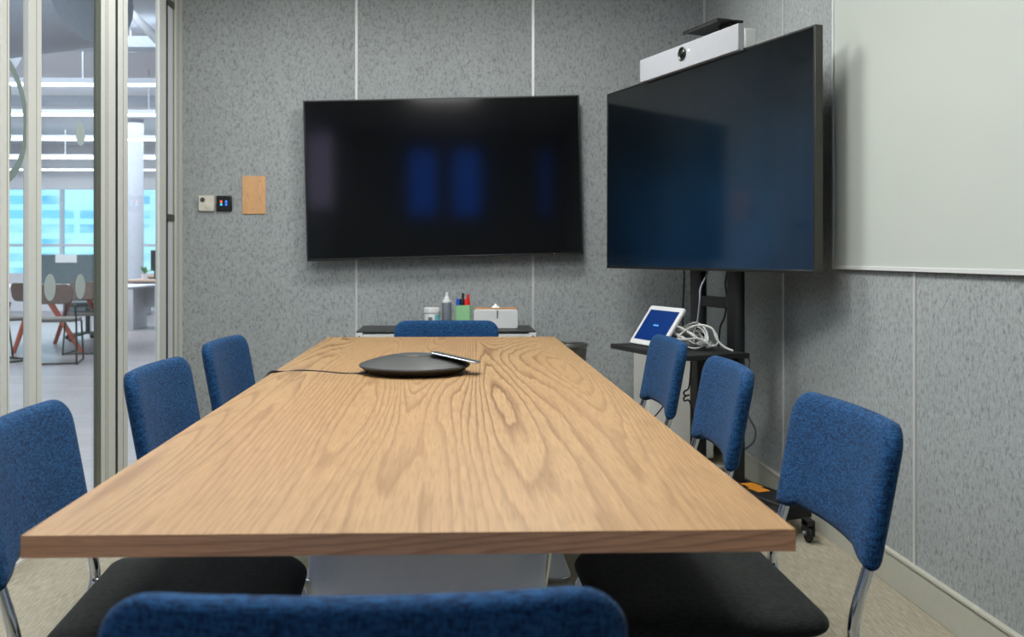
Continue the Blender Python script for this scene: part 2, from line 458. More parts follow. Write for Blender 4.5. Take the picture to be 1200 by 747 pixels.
# ------------------------------------------------------------------ chairs
HW = .2375; ZT = .80; ZB = .55
def chair_proto(label):
    r = thing('meeting_chair', label, 'chair', group='blue meeting chairs round the table')
    half = [(0, ZT), (HW*.45, ZT)] + arc(HW-.052, ZT-.052, .052, 90, 0, 9) + [(HW, ZT-.12), (HW-.001, ZT-.18)]
    half += arc(HW-.012, ZB+.010, .010, 0, -90, 4) + [(HW-.035, ZB)]
    for q in range(1, 8):
        s = q/7; half.append((HW-.035-.06*s, ZB+.013*(s*s*(3-2*s))))
    half += [(HW*.3, ZB+.0145), (0, ZB+.015)]
    out = half + [(-x, z) for x, z in half[-2:0:-1]]
    dense = []
    for i, (a, b) in enumerate(zip(out, out[1:]+out[:1])):
        L = math.hypot(b[0]-a[0], b[1]-a[1]); m = max(1, int(L/.02))
        for q in range(m): dense.append((a[0]+(b[0]-a[0])*q/m, a[1]+(b[1]-a[1])*q/m))
    def mp(x, z, th):
        y = .047*(ZT-z)/(ZT-ZB) - .026*(1-(x/HW)**2)
        return (x, y+th, z)
    pad(dense, (0, .685), .021, mp, 15).build('backrest', 'blue_fabric', r, smooth=80)
    sc = (0, .305); so = [(x, y) for x, y in arc(.168, .445, .064, 90, 0, 8)] + [(.232, .25)] + arc(.182, .155, .05, 0, -90, 8)
    so = [(0, .507)] + so + [(0, .105)]
    so2 = so + [(-x, y) for x, y in so[-2:0:-1]]; dn = []
    for a, b in zip(so2, so2[1:]+so2[:1]):
        L = math.hypot(b[0]-a[0], b[1]-a[1]); m = max(1, int(L/.03))
        for q in range(m): dn.append((a[0]+(b[0]-a[0])*q/m, a[1]+(b[1]-a[1])*q/m))
    def ms(x, y, th):
        drop = max(0, (y-.40)/.107)**2*.016
        return (x, y, .449 + th - drop)
    pad(dn, sc, .026, ms, 9).build('seat', 'black_fabric', r, smooth=80)
    for sx in (-1, 1):
        x = .208*sx
        MB().tube([(x, .030, .61), (x, .035, .585), (x, .043, .55), (x, .058, .50), (x, .068, .455), (x*1.01, .068, .415), (x*1.03, .045, .34), (x*1.05, -.045, 0.006)], .0105, 12).build('rear_leg', 'chrome', r, smooth=60)
        MB().tube([(x*.98, .068, .418), (x*.96, .16, .408), (x*.94, .40, .402), (x*.94, .465, .393), (x*.96, .50, .36), (x*1.0, .545, 0.006)], .0105, 12).build('front_leg', 'chrome', r, smooth=60)
    for yy in (.17, .41):
        MB().tube([(-.195, yy, .404), (.195, yy, .404)], .008, 10, False).build('cross_bar', 'chrome', r)
    return r
G = 'blue meeting chair'
front = chair_proto('blue chair at the near end of the table, only its backrest top showing')
front.location = (P(-.078, .842).x, .845, 0); front.rotation_euler = (0, 0, radians(.8))
cp = P(-.030, 4.30); dup(front, (cp.x, cp.y, 0), pi-.01, 'blue chair at the far table end, in front of the low credenza')
for xs_, dc, yaw, lab in ((.768, 1.86, 0, 'blue chair nearest the whiteboard, its black seat under the oak table corner'),
                        (.757, 2.61, -3, 'blue chair between the nearest one and the tablet shelf, before the orange labels'),
                        (.765, 3.37, 0, 'blue chair partly covering the white tablet below the standing television')):
    p = P(xs_, dc); dup(front, (p.x, p.y, 0), pi/2+radians(yaw), lab)
for xs_, dc, yaw, lab in ((-.80, 1.752, -4, 'blue chair beside the glass partition, cut off by the picture edge'),
                        (-.803, 2.58, 1.5, 'middle blue chair along the glass partition side of the table'),
                        (-.806, 3.35, 3, 'small blue chair by the glass door jamb, against the grey felt wall')):
    p = P(xs_, dc); dup(front, (p.x, p.y, 0), -pi/2-radians(yaw), lab)

# ------------------------------------------------------------------ televisions
def tv_parts(root, w, h, scr, dep=.045, edge='bezel'):
    # local: x along the screen, -y towards the viewer, z up, centre at the origin
    fr = MB()
    b = .009
    fr.box(-w/2, w/2, -.012, dep*.4, -h/2, h/2)
    fr.box(-w/2*.8, w/2*.8, dep*.4, dep, -h/2*.8, h/2*.6)
    hs = fr.build('housing', 'bezel', root, bevel=.003)
    bz = MB()
    bz.box(-w/2, -w/2+b, -.016, -.010, -h/2, h/2); bz.box(w/2-b, w/2, -.016, -.010, -h/2, h/2)
    bz.box(-w/2+b, w/2-b, -.016, -.010, -h/2, -h/2+b*1.3); bz.box(-w/2+b, w/2-b, -.016, -.010, h/2-b, h/2)
    bz.build('bezel', 'bezel', root, bevel=.0015)
    box('screen', scr, -w/2+b, w/2-b, -.0145, -.011, -h/2+b*1.3, h/2-b, root, smooth=0)
    return hs
c1 = W(357, 119, 5.30); c2 = W(679, 111, 5.32)
tvw = thing('television', 'large black television hung slightly crooked on the grey felt wall', 'television')
cen = W(520, 208.7, 5.33); tvw.location = (cen.x, 5.335, cen.z); tvw.rotation_euler = (0, radians(-1.5), 0)
tv_parts(tvw, 1.552, .900, 'screen_wall')
box('wall_bracket', 'black_metal', -.3, .3, .045, .084, -.2, .2, tvw)
box('power_light', 'dot_red', .61, .613, -.0175, -.0165, -.443, -.440, tvw)

L = W(711, 300, 4.89); R = W(955, 300, 3.41); L.z = R.z = 0
along = (R-L).normalized(); back = Vector((-along.y, along.x, 0))     # back = away from the viewer
angT = math.atan2(along.y, along.x); Cn = (L+R)/2; wT = (R-L).length
ZTV0, ZTV1 = 1.031, 1.931
def S(a, b, z=0): p = Cn + along*a + back*b; p.z = z; return p
tvs = thing('television', 'large black television on a wheeled stand, turned towards the table', 'television', S(0, .016, (ZTV0+ZTV1)/2), angT)
tv_parts(tvs, wT, ZTV1-ZTV0, 'screen_corner')
box('side_trim', 'tv_edge', wT/2-.001, wT/2+.0025, -.017, .018, -.45, .45, tvs, bevel=.001)['label'] = 'grey metal side trim'
# stand, local frame with x along, y back
st = thing('television_stand', 'black wheeled stand with two poles and a shelf below the turned television', 'stand', S(0, 0, 0), angT)
BO = .130
for a in (-.15, .135):
    MB().prism([(x+a, y+BO) for x, y in rounded(.088, .05, .022, 5)], .12, 1.78).build('pole', 'black_metal', st, smooth=40)
box('crossbar', 'black_metal', -.11, .10, BO-.012, BO+.012, .866, .914, st, bevel=.003)
box('crossbar', 'black_metal', -.10, .11, BO-.012, BO+.012, 1.40, 1.46, st, bevel=.003)
MB().box(-.32, .32, .062, .118, 1.62, 1.68).box(-.32, .32, .062, .118, 1.26, 1.32).box(-.28, -.24, .062, .09, 1.2, 1.74).box(.24, .28, .062, .09, 1.2, 1.74).build('mount', 'black_metal', st)
sh = box('shelf', 'black_soft', -.31, .27, BO-.368, BO-.026, .668, .690, st, bevel=.004)
for a in (-.13, .14): box('shelf_bracket', 'black_metal', a-.012, a+.012, BO-.12, BO-.02, .62, .668, st, bevel=.003)
ba = box('base_bar', 'black_soft', -.59, .555, BO-.085, BO+.055, .070, .130, st, bevel=.006)
for a in (-.54, .54):
    box('base_arm', 'black_soft', a-.04, a+.04, BO-.60, BO-.08, .07, .12, st, bevel=.006)
def caster(a, b):
    c = bpy.data.objects.new('caster', None); C.objects.link(c); c.parent = st; c.location = (a, b, 0); c.rotation_euler = (0, 0, -angT)
    MB().box(-.016, -.010, -.03, .03, .028, .085).box(.010, .016, -.03, .03, .028, .085).box(-.016, .016, -.03, .03, .066, .088).build('fork', 'black_metal', c, bevel=.002)
    MB().lathe([(.001, -.008), (.032, -.008), (.034, -.004), (.034, .004), (.032, .008), (.001, .008)], 24, Matrix.Translation((0, 0, .0345)) @ Matrix.Rotation(pi/2, 4, 'Y')).build('wheel', 'black_soft', c)
    MB().lathe([(.009, -.022), (.009, .022)], 12, Matrix.Translation((0, 0, .0345)) @ Matrix.Rotation(pi/2, 4, 'Y')).build('axle', 'silver', c)
for a in (-.62, .615): caster(a, BO-.015)
for a in (-.54, .54): caster(a, BO-.56)
# orange labels stuck on the base
for i, (px, py) in enumerate(((881, 569), (889, 574))):
    q = W(px, py, 965*1.0*1.108/ (py-300)); a = (q-Cn).dot(along); b = (q-Cn).dot(back)
    b = max(min(b, BO+.02), BO-.05)
    l = box('warning_label', 'orange_label', a-.04, a+.04, b-.03, b+.03, .1302+.0004*i, .1306+.0004*i, ba, smooth=0); l['label'] = 'orange label stuck on the base'
# video bar
def along_t(px):      # position along the tv plane seen at a column
    a = (px-563.0)/F; xc = lambda p: p.x*cos(TH)-p.y*sin(TH); dc = lambda p: p.x*sin(TH)+p.y*cos(TH)
    p0 = Cn; return -(xc(p0)-a*dc(p0))/(xc(along)-a*dc(along))
b0, b1 = along_t(755), along_t(871)
vb = thing('video_bar', 'pale grey video bar with a round lens on top of the turned television', 'video camera', S((b0+b1)/2, 0, ZTV1), angT)
bl = (b1-b0)
MB().box(-bl/2, bl/2, -.024, .004, -.008, .100).build('front_panel', 'grey_bar', vb, bevel=.003)
MB().box(-bl/2+.01, bl/2+.006, .004, .062, .002, .084).build('housing', 'white_plastic', vb, bevel=.006)
lx = along_t(805)-(b0+b1)/2
RX = Matrix.Rotation(pi/2, 4, 'X')
ln = MB().lathe([(.001, .0), (.030, .0), (.031, .004), (.027, .006), (.022, .002), (.001, .002)], 32, Matrix.Translation((lx, -.024, .058)) @ RX).build('lens_ring', 'bezel', vb)
MB().lathe([(.001, .0075), (.012, .006), (.018, .002)], 24, Matrix.Translation((lx, -.024, .058)) @ RX, capb=False).build('lens', 'lens', ln)
MB().lathe([(.001, .001), (.0035, .001), (.0035, -.002)], 16, Matrix.Translation((lx+.052, -.0245, .064)) @ RX).build('status_light', 'led', vb)
pa, pb = along_t(801)-(b0+b1)/2, along_t(842)-(b0+b1)/2
MB().box(pa, pb, -.005, .125, .153, .163).box(pa, pb, -.005, -.001, .146, .163).box(pb-.09, pb-.02, .064, .125, -.02, .153).build('top_bracket', 'black_soft', vb, bevel=.002)

# tablet on the shelf
bl_ = W(738, 402.5, 4.36); q = (bl_-Cn); ta, tb = q.dot(along), q.dot(back)
tb = max(tb, BO-.34)
tab = thing('tablet', 'white framed touch tablet with a dark blue screen leaning on the black shelf', 'tablet', S(ta+.142, tb, .692), angT)
rt = Matrix.Rotation(radians(-35), 4, 'X')
MB().prism(rounded(.285, .205, .012), -.006, .006, rt @ Matrix.Translation((0, 0, .104)) @ RX).build('case', 'white_plastic', tab, bevel=.002)
box_s = MB().box(-.120, .120, -.0075, -.0062, .026, .184, rt).build('screen', 'tablet_screen', tab, smooth=0)
for i in range(5):
    MB().box(-.022+i*.009, -.016+i*.009, -.0081, -.0076, .102, .107+.003*(i % 2), rt).build('screen_letter', 'tablet_mark', box_s, smooth=0)
MB().tube([(-.06, .088, .10), (-.06, .142, .004), (.06, .142, .004), (.06, .088, .10)], .004, 8, False).build('easel_leg', 'white_plastic', tab)

# cables
def cable(name, label, pts, r, mat, cat='cable', grp=None):
    return tag(MB().tube(pts, r, 7, True, 8).build(name, mat, smooth=60), label, cat, grp)
random.seed(3)
SZ = .690
pts = []
for i in range(120):
    tt = i*.55; k_ = i/120
    rr = .075 + .035*sin(i*.37+1) + .012*random.random()
    tilt = .9*sin(i*.113)
    x_ = rr*1.5*cos(tt); y_ = .075*sin(tt)*cos(tilt); z_ = abs(rr*sin(tt)*sin(tilt))*1.1 + .012*random.random()
    pts.append(S(-.02 + .05*sin(i*.05) + x_, BO-.15 + y_, SZ+.008+z_))
cable('cable_coil', 'tangled coil of white cable lying on the black shelf beside the tablet', pts, .0042, 'cable_white')
w_ = lambda px, py, dc: W(px, py, dc)
cable('cable', 'white cable arching from the tablet to the shelf edge over the coil', [w_(795, 396, 4.0), w_(800, 390, 4.0), w_(812, 383, 3.98), w_(824, 381.5, 3.95), w_(835, 386, 3.92), w_(840, 398, 3.90), w_(849, 407, 3.88), w_(859, 411.5, 3.86)], .0045, 'cable_white')
cable('cable', 'light grey cable hanging from the television in front of the thinner pole', [w_(829, 312, 4.12), w_(828, 322, 4.12), w_(821, 338, 4.10), w_(820, 352, 4.08), w_(817, 378, 4.08), w_(811, 398, 4.08), w_(816, 404, 4.05)], .004, 'cable_grey')
cable('cable', 'black cable hanging behind the tablet from the television', [w_(801, 312, 4.5), w_(802, 325, 4.5), w_(800.5, 358, 4.5), w_(800.5, 385, 4.5), w_(804, 397, 4.45), w_(803, 409, 4.45)], .0045, 'cable_black')
cable('cable', 'thin dark cable hanging between the two stand poles', [w_(853, 312, 4.42), w_(851, 325, 4.42), w_(850, 335, 4.42), w_(852, 350, 4.42), w_(849, 372, 4.42), w_(844, 384, 4.4), w_(842, 410, 4.4)], .004, 'cable_black')
cable('cable', 'grey cable looping out low behind the stand by the wall panel joint', [w_(872, 417, 4.35), w_(877, 421, 4.35), w_(878, 428, 4.35), w_(872, 470, 4.4), w_(877, 488, 4.4), w_(885, 504, 4.4), w_(883, 518, 4.38), w_(872, 527, 4.36), w_(862, 530, 4.35)], .0045, 'cable_grey')
cable('cable', 'black cable with a small figure of eight loop hanging under the shelf', [w_(810, 424, 4.25), w_(809, 440, 4.25), w_(807, 455, 4.25), w_(801.5, 459.5, 4.25), w_(803, 464, 4.24), w_(808, 463, 4.23), w_(802, 465.5, 4.24), w_(802, 470, 4.25), w_(808, 470.5, 4.25), w_(812, 490, 4.26), w_(816, 545, 4.3)], .004, 'cable_black')
cable('cable', 'thin black cable slanting to the floor behind the small chair below the tablet', [w_(785, 462, 4.0), w_(776, 478, 4.0), w_(764, 492, 4.0), w_(756, 500, 4.0), W(752, 503, 4.0)], .003, 'cable_black')
pd = thing('power_adapter', 'pale power adapter lying at the foot of the stand behind a chair', 'adapter', S(-.02, BO-.02, .131), angT+.3)
box('case', 'cable_white', -.06, .06, -.03, .03, 0, .035, pd, bevel=.005)
box('cord_end', 'cable_black', .055, .10, -.008, .008, .008, .022, pd, bevel=.003)

# ------------------------------------------------------------------ whiteboard
wbk = thing('whiteboard', 'big glossy pale whiteboard with a thin white frame on the side wall', 'whiteboard')
ya = y_on_plane(976, XR-.012); zb = W(977, 315.5, ya+.04).z; yb = .55; zt = 2.35
box('surface', 'whiteboard', XR-.012, XR-.002, yb, ya, zb, zt, wbk, smooth=0)
fm = MB(); fw = .014
fm.box(XR-.017, XR-.001, ya-fw, ya, zb, zt).box(XR-.017, XR-.001, yb, yb+fw, zb, zt).box(XR-.017, XR-.001, yb, ya, zb, zb+fw).box(XR-.017, XR-.001, yb, ya, zt-fw, zt)
fm.build('frame', 'white_plastic', wbk, bevel=.0015)

# ------------------------------------------------------------------ wall controls
def wall_box(px0, px1, py0, py1, dep):
    a = W(px0, py0, 5.385); b = W(px1, py1, 5.385); return a.x, b.x, b.z, a.z
x0, x1, z0, z1 = wall_box(233.8, 252, 229.5, 248, .02); cx, cz = (x0+x1)/2, (z0+z1)/2; w = x1-x0
o = thing('wall_controller', 'cream square wall controller with a round button beside the black panel', 'control', (cx, YB, cz))
box('plate', 'off_white_plastic', -w/2, w/2, -.018, 0, -w/2, w/2, o, bevel=.004)
MB().lathe([(.0135, 0), (.0135, .002), (.001, .002)], 24, Matrix.Translation((-.020, -.018, .020)) @ RX).build('sensor', 'sensor_dark', o)
MB().lathe([(.020, 0), (.020, .003), (.017, .004), (.001, .004)], 28, Matrix.Translation((.010, -.018, -.014)) @ RX).build('button', 'off_white_plastic', o)
x0, x1, z0, z1 = wall_box(254, 272.8, 229.5, 248, .02); cx = (x0+x1)/2
o = thing('touch_panel', 'small black square wall touch panel with red and blue lit dots', 'control', (cx, YB, cz))
box('plate', 'bezel', -w/2, w/2, -.016, 0, -w/2, w/2, o, bevel=.006)
for (dx, dz, m) in ((-.015, .010, 'dot_red'), (.013, .010, 'dot_blue'), (-.015, -.006, 'dot_cyan'), (.013, -.006, 'dot_blue')):
    MB().lathe([(.0065, 0), (.0065, .0012), (.001, .0012)], 18, Matrix.Translation((dx, -.016, dz)) @ RX).build('lit_dot', m, o)
x0, x1, z0, z1 = wall_box(284.3, 311.3, 206.5, 251, .01)
o = thing('wooden_plaque', 'upright light wood plaque on the grey felt wall beside the television', 'plaque', ((x0+x1)/2, YB, (z0+z1)/2))
w = x1-x0; h = z1-z0
pl = box('board', 'plaque_wood', -w/2, w/2, -h/2, h/2, 0, .006, o, bevel=.001); pl.rotation_euler = (pi/2, 0, 0)

# ------------------------------------------------------------------ credenza and what stands on it
ca = W(418, 388, 5.0); cb = W(628, 388, 5.0); CZ = .698; yf = 4.99
cr = thing('credenza', 'low white credenza with a dark top against the back wall', 'cabinet', ((ca.x+cb.x)/2, yf, 0))
w = cb.x-ca.x; dp = YB-.02-yf
box('top', 'credenza_top', -w/2, w/2, 0, dp, CZ-.009, CZ, cr, bevel=.002)
fr = MB()
for sx in (-1, 1):
    xx = sx*(w/2-.016)
    for yy in (.016, dp-.016): fr.box(xx-.014, xx+.014, yy-.014, yy+.014, 0.0, CZ-.012)
fr.box(-w/2+.03, w/2-.03, .004, .028, CZ-.040, CZ-.016).box(-w/2+.03, w/2-.03, .004, .028, .05, .075)
fr.build('frame', 'white_plastic', cr, bevel=.003)
for sx in (-1, 1):
    xx = sx*(w/2-.016)
    j = box('corner_joint', 'white_plastic', xx-.017, xx+.017, -.004, .034, CZ-.046, CZ-.0095, cr, bevel=.003)
    MB().lathe([(.004, 0), (.004, .001), (.0005, .001)], 12, Matrix.Translation((xx, -.004, CZ-.028)) @ RX).build('screw', 'bezel', j)
box('carcass', 'cabinet_white', -w/2+.01, w/2-.01, .03, dp-.002, .06, CZ-.024, cr)
for sx in (-1, 1):
    dr = box('door', 'cabinet_white', min(0, sx*(w/2-.034))+.003, max(0, sx*(w/2-.034))-.003, .012, .028, .08, CZ-.055, cr, bevel=.002)
    box('handle', 'silver', sx*.04-.005, sx*.04+.005, -.01, .012, .38, .50, dr, bevel=.002)
def cred(px, dc=5.23): p = W(px, 300, dc); return (p.x, p.y, CZ)
o = thing('plastic_tub', 'white plastic tub with a pale blue label, standing on the credenza', 'tub', cred(506.5))
MB().lathe([(.040, 0), (.043, .004), (.043, .080), (.041, .084)], 32).build('body', 'white_plastic', o)
MB().lathe([(.0465, .083), (.0465, .106), (.044, .111), (.001, .112)], 32).build('lid', 'white_plastic', o)
n = 14; v = [(.0437*cos(radians(-70+70*i/n)), .0437*sin(radians(-70+70*i/n)), z) for z in (.012, .074) for i in range(n+1)]
lb = MB().add(v, [(i, i+1, n+2+i, n+1+i) for i in range(n)]).build('label', 'tub_label', o); lb['label'] = 'pale blue label'
v = [(.0438*cos(radians(-118+30*i/n)), .0438*sin(radians(-118+30*i/n)), z) for z in (.03, .06) for i in range(n+1)]
MB().add(v, [(i, i+1, n+2+i, n+1+i) for i in range(n)]).build('printed_patch', 'tub_print', o)
o = thing('spray_bottle', 'slim grey bottle with a white nozzle between the tub and the green cup', 'bottle', cred(523.5))
MB().lathe([(.024, 0), (.027, .004), (.027, .132), (.022, .142)], 28).build('body', 'bottle_grey', o)
MB().lathe([(.0245, .0), (.0275, .001), (.0275, .014)], 28, capt=False, capb=False).build('bottom_band', 'white_plastic', o)
MB().lathe([(.026, .138), (.026, .148), (.016, .152), (.014, .166), (.007, .174), (.006, .192), (.003, .197)], 24).build('nozzle', 'white_plastic', o)
pc = cred(542.7)
o = thing('pen_cup', 'soft green pen cup holding markers on the credenza', 'cup', pc)
MB().prism(rounded(.088, .08, .018), 0, .003).build('bottom', 'green_cup', o)
op = rounded(.088, .08, .018); ip = rounded(.080, .072, .015); n = len(op)
v = [(x, y, z) for x, y, z in [(a, b, 0) for a, b in op]+[(a, b, .125) for a, b in op]+[(a, b, .125) for a, b in ip]+[(a, b, .003) for a, b in ip]]
MB().add(v, [(k*n+i, k*n+(i+1) % n, (k+1)*n+(i+1) % n, (k+1)*n+i) for k in range(3) for i in range(n)]).build('wall', 'green_cup', o)
def marker(name, dx, dy, h, r, capm, bodym, label, lean=(0, 0), tip=False):
    m = thing(name, label, 'pen', (pc[0]+dx, pc[1]+dy, CZ+.004), group='pens in the green cup')
    m.rotation_euler = (lean[0], lean[1], 0)
    MB().lathe([(r*.9, 0), (r, .004), (r, h*.72)], 16).build('barrel', bodym, m)
    MB().lathe([(r*1.12, h*.70), (r*1.12, h*.97), (r*.9, h)], 16).build('cap', capm, m)
marker('marker_pen', -.027, -.008, .156, .0105, 'marker_blue', 'white_plastic', 'blue capped marker in the green cup')
marker('marker_pen', -.004, -.010, .156, .0105, 'marker_black', 'white_plastic', 'short black capped marker in the green cup')
marker('marker_pen', .018, -.012, .155, .0105, 'marker_red', 'white_plastic', 'short red capped marker in the green cup')
marker('marker_pen', .030, .012, .148, .0100, 'marker_red', 'white_plastic', 'red capped marker at the cup rim, behind the short red one')
marker('ballpoint_pen', -.004, .014, .186, .0065, 'marker_black', 'off_white_plastic', 'tall pale pen with a black end in the green cup', (0, .02))
marker('ballpoint_pen', .020, .022, .180, .0075, 'marker_red', 'white_plastic', 'tall white and red pen in the green cup', (0, .05))
tb_ = cred(580.6, 5.20)
o = thing('tissue_box', 'white tissue box with a thin wooden lid at the end of the credenza', 'tissue box', tb_)
MB().prism(rounded(.24, .104, .012), -.065, .065, Matrix.Translation((0, 0, .053)) @ RX).build('body', 'white_plastic', o, bevel=.004, seg=3)
MB().prism(rounded(.232, .122, .012), .105, .1115).build('lid', 'lid_wood', o, bevel=.001)['label'] = 'light wood lid'
MB().prism(rounded(.006, .044, .0029), 0, .002, Matrix.Translation((.008, -.064, .078)) @ RX).build('slot', 'bezel', o)
ts = MB(); v = []; 
for i in range(13):
    a = 2*pi*i/12; v += [(.028*cos(a)*(1+.15*sin(3*a)), .020*sin(a), .1105), (.008*cos(a), .005*sin(a), .124+.003*sin(2*a))]
v.append((.0, 0, .136)); ts.add(v, [(2*i, 2*i+2, 2*i+3, 2*i+1) for i in range(12)] + [(2*i+1, 2*i+3, 26) for i in range(12)]).build('tissue', 'tissue', o)

# waste bin and white cabinet behind
p = W(673.5, 300, 5.14)
o = thing('waste_bin', 'tall round grey metal bin by the back wall beyond the table corner', 'bin', (p.x-.045, p.y, 0))
MB().lathe([(.085, 0), (.088, .01), (.105, .60), (.107, .605)], 36, capt=False).build('body', 'bin_metal', o)
MB().lathe([(.103, .600), (.114, .602), (.116, .612), (.113, .622), (.104, .622), (.102, .612)], 36, capb=False, capt=False).build('rim', 'bin_metal', o)
for i in range(18):
    a = 2*pi*i/18
    MB().tube([(.089*cos(a), .089*sin(a), .02), (.1055*cos(a), .1055*sin(a), .595)], .003, 6, False).build('rib', 'bin_metal', o)
p = W(760, 300, 4.98)
o = thing('low_cabinet', 'pale low cabinet standing in the corner behind the television stand', 'cabinet', (p.x, p.y+.01, 0))
box('carcass', 'cabinet_white', 0, .35, .016, .40, .02, .60, o, bevel=.002)
dr = box('door', 'cabinet_white', .003, .347, 0, .016, .03, .598, o, bevel=.002)
box('handle', 'silver', .30, .31, -.012, .0, .36, .48, dr, bevel=.002)

# ------------------------------------------------------------------ conference phone
p = P(-.117, 2.875)
o = thing('conference_phone', 'round black conference speakerphone with a tilted touch panel on the table', 'speakerphone', (p.x, p.y, TZ+.0005))
MB().lathe([(.120, 0), (.138, .002), (.158, .014), (.166, .021)], 64).build('base', 'phone_side', o)
MB().lathe([(.166, .020), (.1685, .0235), (.167, .027), (.150, .0335), (.110, .0455), (.075, .0525), (.06, .0540), (.001, .0540)], 72, capb=False).build('cover', 'phone_black', o, smooth=25)
MB().lathe([(.058, .0541), (.058, .0552), (.001, .0552)], 48, capb=False).build('centre_disc', 'phone_grey', o)
box('display', 'plaque_wood', -.022, .012, -.052, -.045, .0553, .0556, o)['label'] = 'small glossy strip'
Ry = Matrix.Rotation(radians(13.5), 4, 'Y')
tp = thing('x', None, None); tp.name = 'touch_panel_arm'; tp.parent = o; tp.location = (.124, -.035, .0485)
tp.rotation_euler = (radians(-4), radians(11.5), radians(-10))
MB().prism(rounded(.150, .085, .010), -.002, .002).build('panel_frame', 'silver', tp, bevel=.001)
MB().prism(rounded(.144, .079, .008), .002, .0032).build('panel_glass', 'phone_grey', tp)
z = TZ+.0035
cable('cable', 'thin black phone cable running over the table edge', [(p.x-.14, p.y-.06, z+.006), W(418, 438.5, 2.84), W(400, 438.2, 2.85), W(375, 436, 2.90), W(352, 435, 2.915), W(333, 436.5, 2.90), Vector((TX0-.004, W(318, 440, 2.85).y, TZ+.004)), Vector((TX0-.014, W(318, 440, 2.80).y, TZ-.015)), Vector((TX0-.030, 2.80, .70)), Vector((TX0-.012, 2.85, .692)), Vector((TX0+.04, 2.9, .70)), Vector((TX0+.30, 3.1, .705))], .0042, 'cable_black')

# ------------------------------------------------------------------ open office beyond the glass
OX0, OX1, OY0, OY1, OZ = -13.0, XL-.06, -5.0, 19.0, 3.3
struct(box('floor', 'office_floor', OX0, XL-.04, OY0, OY1, -.05, 0, smooth=0))
struct(box('floor', 'office_floor', XL-.04, 4, YB+.1, OY1, -.05, 0, smooth=0))
struct(box('ceiling', 'white_wall', OX0, OX1, OY0, OY1, OZ, OZ+.08, smooth=0))
struct(box('ceiling', 'white_wall', OX1, 4, YB+.1, OY1, OZ, OZ+.08, smooth=0))
struct(box('wall_outer', 'white_wall', OX0-.1, OX0, OY0, OY1, 0, OZ, smooth=0))
struct(box('wall_near', 'white_wall', OX0, OX1, OY0-.1, OY0, 0, OZ, smooth=0))
struct(box('window_8', 'pink_glow', -2.35, -1.9, OY0+.0, OY0+.02, 1.9, 3.1, smooth=0))  # added glow panel, there for a pale streak in the wall television
struct(box('wall_side', 'white_wall', 4, 4.1, YB, OY1, 0, OZ, smooth=0))
struct(box('wall_outer', 'white_wall', OX1, 4, YB+.1, YB+.15, 0, OZ, smooth=0))
struct(box('wall_outer', 'white_wall', OX1, OX1+.03, OY0, YF-.1, 0, OZ, smooth=0))
ow = MB(); ow.box(OX0, 4, OY1, OY1+.15, 0, .75).box(OX0, 4, OY1, OY1+.15, 2.42, OZ); struct(ow.build('wall_far', 'white_wall', smooth=0))
owin = part_frame('window_4')
MB().add([(OX0, OY1+.05, .75), (4, OY1+.05, .75), (4, OY1+.05, 2.42), (OX0, OY1+.05, 2.42)], [(0, 1, 2, 3)]).build('pane', 'glass', owin, smooth=0)
x = -12.5
while x < 4:
    box('mullion', 'office_metal', x-.03, x+.03, OY1, OY1+.1, .75, 2.42, owin); x += 1.35/2
box('cross_rail', 'office_metal', OX0, 4, OY1+.01, OY1+.09, 1.28, 1.33, owin)
tag(box('neighbouring_building', 'facade', -30, 14, OY1+9, OY1+9.5, -8, 14, smooth=0), 'bright blue lit office facade seen through the far windows', 'building')
# ceiling lights and ducts
for i, (dc, lab) in enumerate(((9.2, 'nearest'), (11.2, 'second'), (13.6, 'third'), (16.2, 'fourth'), (18.4, 'farthest'))):
    yy = dc+.1
    o = thing('linear_light', f'long white linear light hanging over the open office, {lab} row from the glass wall', 'light', (-6.6, yy, 2.75), group='linear lights over the office')
    box('diffuser', 'tube_light', -3.8, 3.8, -.03, .03, 0, .02, o, smooth=0)
    box('housing', 'office_metal', -3.82, 3.82, -.04, .04, .02, .07, o)
    for sx in (-3, 0, 3): MB().tube([(sx, 0, .07), (sx, 0, OZ-2.75)], .006, 6, False).build('hanging_wire', 'office_metal', o)
q = W(80, 20, 6.8)
o = thing('air_duct', 'thick round grey air duct bending under the office ceiling', 'duct')
MB().tube([(q.x-3.2, q.y+1.2, 2.93), (q.x-1.2, q.y+.6, 2.92), (q.x-.3, q.y+.1, 2.90), (q.x+.1, q.y-.1, 2.90), (q.x+.25, q.y-.2, 2.91)], .33, 24, True, 6).build('pipe', 'duct_metal', o, smooth=60)
for fx in (-2.6, -1.7, -.9):
    MB().tube([(q.x+fx, q.y+1.0+fx*.17, 2.925), (q.x+fx+.05, q.y+1.0+fx*.17, 2.925)], .345, 24, False).build('collar', 'duct_metal', o, smooth=60)
for i, (yy, zz, d, lab) in enumerate(((8.9, 3.02, .22, 'nearer'), (12.4, 3.05, .3, 'farther'))):
    o = thing('cable_tray', f'flat grey cable tray crossing under the office ceiling, the {lab} one', 'cable tray', (-6.5, yy, zz), group='cable trays under the ceiling')
    box('tray', 'duct_metal', -4.5, 4.5, -d/2, d/2, 0, .1, o)
    for sx in (-3, -1, 1, 3): MB().tube([(sx, 0, .1), (sx, 0, OZ-zz)], .008, 6, False).build('hanger', 'office_metal', o)
q = W(153, 60, 9.0)
o = thing('downlight', 'small lit round downlight under the office ceiling beyond the glass door', 'light', (q.x, q.y, q.z))
MB().lathe([(.055, 0), (.06, .005), (.06, .12)], 20, capb=False).build('can', 'office_metal', o)
MB().lathe([(.05, .004), (.001, .004)], 20, capb=False).build('lamp', 'tube_light', o)
MB().tube([(0, 0, .12), (0, 0, OZ-q.z)], .006, 6, False).build('rod', 'office_metal', o)
a = W(150, 12, 7.5); b = W(190, 52, 7.0)
